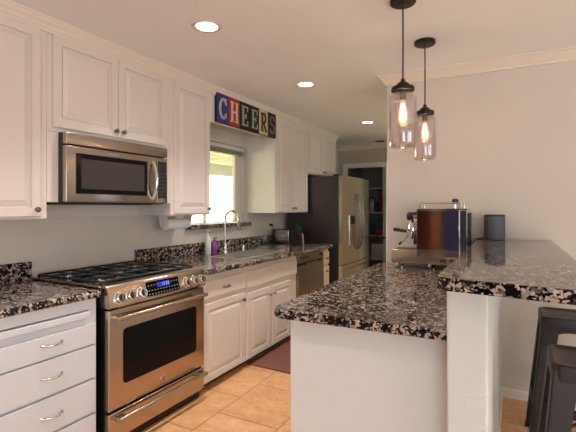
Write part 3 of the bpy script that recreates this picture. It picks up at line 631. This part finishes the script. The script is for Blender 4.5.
w.tube([(2.10, ey1-.012, 1.362), (2.10, ey1-.012, 1.401), (2.386, ey1-.012, 1.401), (2.386, ey1-.012, 1.362)], .004, 8); w.tube([(2.102, ey0+.006, 1.400), (2.102, ey1-.012, 1.400)], .004, 8)
w.build('cup_rail', 'chrome', em, smooth=True)
w = MB().tube([(2.34, 3.24, 1.362), (2.34, 3.24, 1.392)], .010, 10); w.build('valve_stem', 'chrome', em, smooth=True)
MB().lathe([(.012, 0), (.022, .005), (.024, .02), (.022, .034), (.012, .040), (0, .040)], (2.34, 3.24, 1.392), 'Z', 16).build('valve_knob', 'rubber', em, smooth=True)
MB().tube([(2.090, 3.30, 1.25), (2.05, 3.30, 1.25), (2.02, 3.30, 1.245)], [.035, .034, .028], 16).tube([(2.03, 3.30, 1.19), (2.03, 3.30, 1.215), (2.03, 3.30, 1.275), (2.03, 3.30, 1.295)], [.036, .036, .026, .014], 16).build('brew_group', 'chrome', em, smooth=True)
MB().tube([(2.03, 3.30, 1.168), (2.03, 3.30, 1.19)], [.034, .036], 16).tube([(2.03, 3.30, 1.178), (1.985, 3.285, 1.185)], .009, 10).tube([(2.03, 3.30, 1.168), (2.03, 3.30, 1.145), (2.025, 3.29, 1.13)], .009, 8).build('portafilter', 'chrome', em, smooth=True)
MB().tube([(1.985, 3.285, 1.185), (1.96, 3.277, 1.19), (1.90, 3.258, 1.20), (1.89, 3.255, 1.201)], [.010, .013, .015, .008], 12).build('portafilter_handle', 'rubber', em, smooth=True)
for y in (3.225, 3.385):
    MB().tube([(2.090, y, 1.30), (2.05, y, 1.302)], .009, 10).build('tap_stem', 'chrome', em, smooth=True)
    MB().tube([(2.05, y, 1.302), (2.045, y, 1.302), (2.015, y, 1.304), (2.005, y, 1.304), (2.0, y, 1.304)], [.014, .029, .032, .028, .012], 16).build('tap_knob', 'rubber', em, smooth=True)
MB().tube([(2.086, 3.225, 1.27), (2.06, 3.222, 1.265), (2.035, 3.215, 1.20), (1.985, 3.21, 1.125), (1.955, 3.21, 1.10)], .006, 8).build('steam_wand', 'chrome', em, smooth=True)
MB().tube([(1.965, 3.21, 1.108), (1.945, 3.21, 1.09)], .0085, 8).build('wand_tip', 'rubber', em, smooth=True)
MB().tube([(2.086, 3.245, 1.22), (2.066, 3.245, 1.215), (2.062, 3.245, 1.17)], .008, 8).build('brew_lever', 'chrome', em, smooth=True)
MB().tube([(2.062, 3.245, 1.17), (2.061, 3.245, 1.16), (2.058, 3.245, 1.10), (2.058, 3.245, 1.09)], [.008, .013, .014, .006], 10).build('lever_handle', 'rubber', em, smooth=True)
for (a, m_) in ((2.245, 's_maroon'), (2.31, 's_maroon')): MB().box(a, a+.042, ey0-.002, ey0+.001, .975, .998, .0006, 1).build('rating_plate', m_, em)
for x in (1.93, 2.17, 2.39):
    for y in (ey0+.03, ey1-.03): MB().lathe([(.013, 0), (.015, .004), (.013, .038)], (x, y, .914), 'Z', 14).build('foot', 'chrome', em, smooth=True)
# speaker with its cord
sp = thing('smart_speaker', 'dark grey cylinder speaker on the bar top against the wall', 'speaker', (2.592, 3.33, 1.141))
MB().lathe([(.060, 0), (.066, .004), (.0675, .012), (.0675, .165)], (2.592, 3.33, 1.141), 'Z', 36).build('body', 'grey', sp, smooth=True)
MB().lathe([(.0675, .165), (.0675, .172), (.063, .177), (0, .177)], (2.592, 3.33, 1.141), 'Z', 36).build('top_cap', 'rubber', sp, smooth=True)
pc = MB().tube([(2.53, 3.36, 1.150), (2.51, 3.365, 1.146), (2.49, 3.34, 1.1455), (2.473, 3.30, 1.145), (2.462, 3.275, 1.13), (2.458, 3.26, 1.05), (2.458, 3.26, .96), (2.458, 3.30, .92), (2.455, 3.38, .919)], .004, 8).build('speaker_cable', 'rubber', loc=(2.46, 3.3, .919), smooth=True); tag(pc, 'black cable from the speaker down behind the espresso machine', 'cable')

# ------------------------------------------------------------------ pendants
def pendant(x, y, label):
    t = thing('pendant_lamp', label, 'pendant lamp', (x, y, 1.67), 'glass jar pendants over the peninsula')
    MB().lathe([(.066, 0), (.066, -.018), (.060, -.024), (.012, -.026), (.008, -.036), (0, -.036)], (x, y, H-.0005), 'Z', 28).build('canopy', 'bronze', t, smooth=True)
    MB().tube([(x, y, H-.03), (x+.001, y, 2.2), (x, y, 2.02)], .0042, 8).build('cord', 'rubber', t, smooth=True)
    MB().lathe([(.0, 2.03), (.010, 2.03), (.012, 2.018), (.030, 2.005), (.032, 1.992), (.056, 1.988), (.058, 1.984), (.058, 1.966), (.054, 1.964), (0, 1.964)], (x, y, 0), 'Z', 28).build('lid', 'bronze', t, smooth=True)
    MB().lathe([(.052, 1.964), (.054, 1.955), (.066, 1.943), (.0695, 1.925), (.0695, 1.705), (.066, 1.686), (.056, 1.675), (.02, 1.672), (.0, 1.676), (.0, 1.680), (.054, 1.680), (.062, 1.690), (.0655, 1.706), (.0655, 1.924), (.062, 1.940), (.048, 1.953)], (x, y, 0), 'Z', 36).build('glass_jar', 'glass', t, smooth=True)
    MB().lathe([(.016, 1.964), (.016, 1.925), (.012, 1.92), (0, 1.92)], (x, y, 0), 'Z', 16).build('socket', 'bronze', t, smooth=True)
    bl = MB().lathe([(.013, 1.922), (.015, 1.908), (.024, 1.865), (.0265, 1.835), (.022, 1.802), (.010, 1.786), (0, 1.784)], (x, y, 0), 'Z', 20).build('bulb', 'bulb', t, smooth=True)
    w = MB()
    for k in range(5):
        a = 2*math.pi*k/5; dx, dy = .0125*math.cos(a), .0095*math.sin(a)
        w.tube([(x+dx*.4, y+dy*.4, 1.905), (x+dx, y+dy, 1.86), (x+dx, y+dy, 1.82)], .0021, 6)
    w.build('filament', 'fil', bl)
    l = lamp('pendant_glow', 'POINT', (x, y, 1.85), 5, (1, .62, .30), shadow_soft_size=.02); l.location = (0, 0, .18); l.parent = t
    return t
pendant(2.205, 2.19, 'nearer of the two glass jar pendants over the peninsula')
pendant(2.205, 2.81, 'farther of the two glass jar pendants over the peninsula')

# ------------------------------------------------------------------ recessed lights and vent
def downlight(x, y, label, e=84):
    t = thing('recessed_light', label, 'ceiling light', (x, y, H-.006), 'recessed ceiling lights')
    MB().lathe([(.064, -.001), (.064, -.005), (.072, -.007), (.086, -.006), (.090, -.001)], (x, y, H), 'Z', 32).build('trim_ring', 'trim', t, smooth=True)
    MB().lathe([(.0635, -.0012), (.0635, -.0035), (0, -.0035)], (x, y, H), 'Z', 32).build('lens', 'lens', t)
    l = lamp('downlight', 'SPOT', (x, y, H-.02), e, (1, .97, .98), spot_size=math.radians(120), spot_blend=.9, shadow_soft_size=.06); l.location = (0, 0, -.015); l.parent = t
downlight(1.11, 1.97, 'nearest recessed ceiling light, above the range')
downlight(1.12, 3.30, 'middle recessed ceiling light, in front of the window')
downlight(1.10, 5.14, 'farthest recessed ceiling light, in front of the refrigerator', 38)
downlight(1.15, .45, 'recessed ceiling light out of frame nearest the photographer')
downlight(4.2, 1.2, 'recessed ceiling light over the dining room to the right')
t = thing('ceiling_vent', 'round pale vent in the ceiling near the pantry door', 'vent', (.82, 6.70, H))
MB().lathe([(.07, -.001), (.085, -.006), (.07, -.014), (.05, -.016), (0, -.016)], (.82, 6.70, H), 'Z', 24).build('cover', 'grey', t, smooth=True)

# ------------------------------------------------------------------ bar stools
def stool():
    t = thing('bar_stool', '', 'stool', (0, 0, 0), 'dark metal bar stools')
    s = .15; H0 = .768; ins = .028
    def rr(h, r, n=5):
        o = []
        for cx, cy, a0 in ((h-r, h-r, 0), (-h+r, h-r, 90), (-h+r, -h+r, 180), (h-r, -h+r, 270)): o += arc(cx, cy, r, a0, a0+90, n)
        return o
    m = MB(); loops = []
    for (h, r, z) in ((s, .035, H0-.062), (s, .035, H0-.014), (s-.003, .033, H0-.005), (s-.012, .028, H0), (s-.022, .022, H0-.002), (s-.030, .02, H0-.008), (s-.06, .02, H0-.009)):
        loops.append([m.bm.verts.new((x, y, z)) for x, y in rr(h, r)])
    for A, B in zip(loops, loops[1:]):
        n = len(A)
        for i in range(n): m.bm.faces.new([A[i], A[(i+1) % n], B[(i+1) % n], B[i]])
    m.bm.faces.new(loops[-1])
    m.build('seat', 'gun', t, smooth=True)
    MB().prism(arc(-.03, 0, .012, 90, 270, 6)+arc(.03, 0, .012, -90, 90, 6), H0-.0088, H0-.0078, 'Z').build('grip_slot', 'rubber', t)
    for sx in (-1, 1):
        for sy in (-1, 1):
            m = MB(); th = .006
            for horiz in (0, 1):
                def P(k, off, z):     # k: outer corner (0) to inner edge (1)
                    f = (H0-.02-z)/(H0-.02); c = s-.006+.072*f; wdt = .088*(1-f)+.042*f
                    a_, b_ = c-k*wdt, c-off
                    return (sx*(a_ if horiz else b_), sy*(b_ if horiz else a_), z)
                zb, zt = .012, H0-.02
                m.hexa([P(0, 0, zb), P(1, 0, zb), P(1, th, zb), P(0, th, zb), P(0, 0, zt), P(1, 0, zt), P(1, th, zt), P(0, th, zt)])
            lg = m.build('leg', 'gun', t)
            c = s-.006+.072; MB().box(min(sx*(c-.043), sx*(c+.002)), max(sx*(c-.043), sx*(c+.002)), min(sy*(c-.043), sy*(c+.002)), max(sy*(c-.043), sy*(c+.002)), 0, .014, .003).build('foot_cap', 'rubber', lg)
    zf = .27; f = (H0-.02-zf)/(H0-.02); c = s-.008+.072*f
    for sx, sy in ((1, 0), (-1, 0), (0, 1), (0, -1)):
        a, b = (c-.004, c-.03)
        if sx: MB().box(sx*c-.004, sx*c+.004, -b, b, zf-.018, zf+.018, .002).build('foot_rail', 'gun', t)
        else: MB().box(-b, b, sy*c-.004, sy*c+.004, zf-.018, zf+.018, .002).build('foot_rail', 'gun', t)
    zb = .50; f = (H0-.02-zb)/(H0-.02); c = s-.012+.072*f
    w = MB(); w.tube([(-c, -c, zb), (0, 0, zb+.03), (c, c, zb)], .006, 8); w.tube([(-c, c, zb), (0, 0, zb+.03), (c, -c, zb)], .006, 8); w.build('cross_brace', 'gun', t, smooth=True)
    for sx, sy in ((1, 0), (-1, 0), (0, 1), (0, -1)):   # arched gusset under each seat edge
        pts = [(-.10, H0-.06), (.10, H0-.06), (.10, H0-.062)]+[(.10*math.cos(math.radians(a)), H0-.135+.058*math.sin(math.radians(a))) for a in range(0, 181, 20)]+[(-.10, H0-.062)]
        pts = [(-.10, H0-.058), (.10, H0-.058)]+[(.098*math.cos(math.radians(a)), H0-.12+.045*math.sin(math.radians(a))) for a in range(0, 181, 20)]
        m = MB(); q = s-.006
        if sx: m.prism(pts, min(sx*q, sx*(q-.004)), max(sx*q, sx*(q-.004)), 'X')
        else: m.prism(pts, min(sy*q, sy*(q-.004)), max(sy*q, sy*(q-.004)), 'Y')
        m.build('gusset', 'gun', t)
    return t
st = stool(); st.location = (2.99, 2.845, 0); st['label'] = 'dark metal bar stool farther back, nearer the wall'
copy_thing(st, (2.985, 2.05, 0), 'dark metal bar stool nearer the camera, cut by the frame')

# ------------------------------------------------------------------ pantry
for i, z in enumerate((.42, .845, 1.262, 1.70)):
    s_ = MB().box(.001, 1.249, 7.45, 8.25, z, z+.022, .003).build('pantry_shelf', 'pump', loc=(.6, 7.85, z)); tag(s_, ('lowest white pantry shelf beyond the doorway', 'white pantry shelf second from bottom with red packets', 'white pantry shelf with the red bottle and blue jugs', 'topmost pantry shelf, empty, in the dark')[i], 'shelf', 'pantry shelves')
def bottle(x, y, z, r, h, mat, cap, label, name='bottle'):
    t = thing(name, label, 'bottle', (x, y, z), 'bottles in the pantry')
    MB().lathe([(r*.9, 0), (r, .01), (r, h*.6), (r*.8, h*.72), (r*.35, h*.82), (r*.35, h*.9)], (x, y, z), 'Z', 16).build('bottle', mat, t, smooth=True)
    MB().lathe([(r*.4, h*.9), (r*.4, h), (0, h)], (x, y, z), 'Z', 12).build('cap', cap, t, smooth=True)
sz = 1.2845
bottle(.60, 7.55, sz, .045, .34, 'p_red', 'p_red', 'tall red bottle on the pantry shelf')
bottle(.515, 7.57, sz, .042, .22, 'p_blue', 'p_white', 'blue bottle beside the red one in the pantry')
bottle(.43, 7.55, sz, .04, .27, 'p_white', 'p_blue', 'white bottle on the pantry shelf beside the fridge edge')
bottle(.475, 7.68, sz, .04, .31, 'p_green', 'p_yellow', 'green bottle with yellow cap at the back of the pantry shelf')
bottle(.34, 7.60, sz, .04, .26, 'p_grey', 'p_dark', 'grey bottle on the pantry shelf partly behind the fridge')
def packet(x0, x1, y0, y1, z, h, mat, label):
    b = MB().box(x0, x1, y0, y1, z, z+h, .012, 3).build('food_packet', mat, loc=((x0+x1)/2, (y0+y1)/2, z), smooth=True); tag(b, label, 'packet', 'packets in the pantry')
sz = .8675
packet(.50, .655, 7.50, 7.62, sz, .09, 'p_red', 'low red packet on the middle pantry shelf')
packet(.40, .485, 7.50, 7.60, sz, .22, 'p_blue', 'upright blue packet on the middle pantry shelf')
packet(.51, .58, 7.66, 7.76, sz, .24, 'p_grey', 'upright grey packet behind the red packet in the pantry')
packet(.60, .67, 7.66, 7.76, sz, .19, 'p_blue', 'blue packet behind the low red packet at the right')
packet(.42, .66, 7.52, 7.80, .4425, .26, 'p_white', 'large pale sack on the lowest pantry shelf')
packet(.42, .70, 7.50, 7.9, .001, .30, 'p_grey', 'grey bin on the pantry floor under the shelves')

# unseen props added along the rear wall to colour the espresso machine's reflection
n = 24; a, b = .70, 1.20; pf = [(a+(b-a)*k/n, -2.93+.02*math.sin(k*1.6)) for k in range(n+1)]; pb = [(x, y+.006) for x, y in pf[::-1]]
c = MB().prism(pf+pb, .05, 2.25, 'Z').build('curtain', 'curtain', loc=(.93, -2.93, .05)); tag(c, 'added rust red curtain behind the camera, for the espresso machine reflection', 'curtain')
def reflection_cabinet(x0, x1, h, mat, label):
    t = thing('reflection_prop', label, 'cabinet', ((x0+x1)/2, -2.8, 0))
    MB().box(x0, x1, -2.998, -2.62, 0, h, .004).build('body', mat, t)
    for z0, z1 in ((.08, h*.48), (h*.5, h-.04)):
        d = MB().box(x0+.02, x1-.02, -2.62, -2.60, z0, z1, .004).build('door', mat, t); MB().lathe([(.012, 0), (.014, .02), (0, .022)], (x1-.06, -2.60, (z0+z1)/2), 'Y', 12).build('knob', 'nickel', d, smooth=True)
reflection_cabinet(1.22, 1.43, 1.25, 'oak', 'added oak cabinet behind the camera, for the espresso machine reflection')
reflection_cabinet(1.45, 2.05, 1.9, 'navy', 'added navy cabinet behind the camera, for the espresso machine reflection')
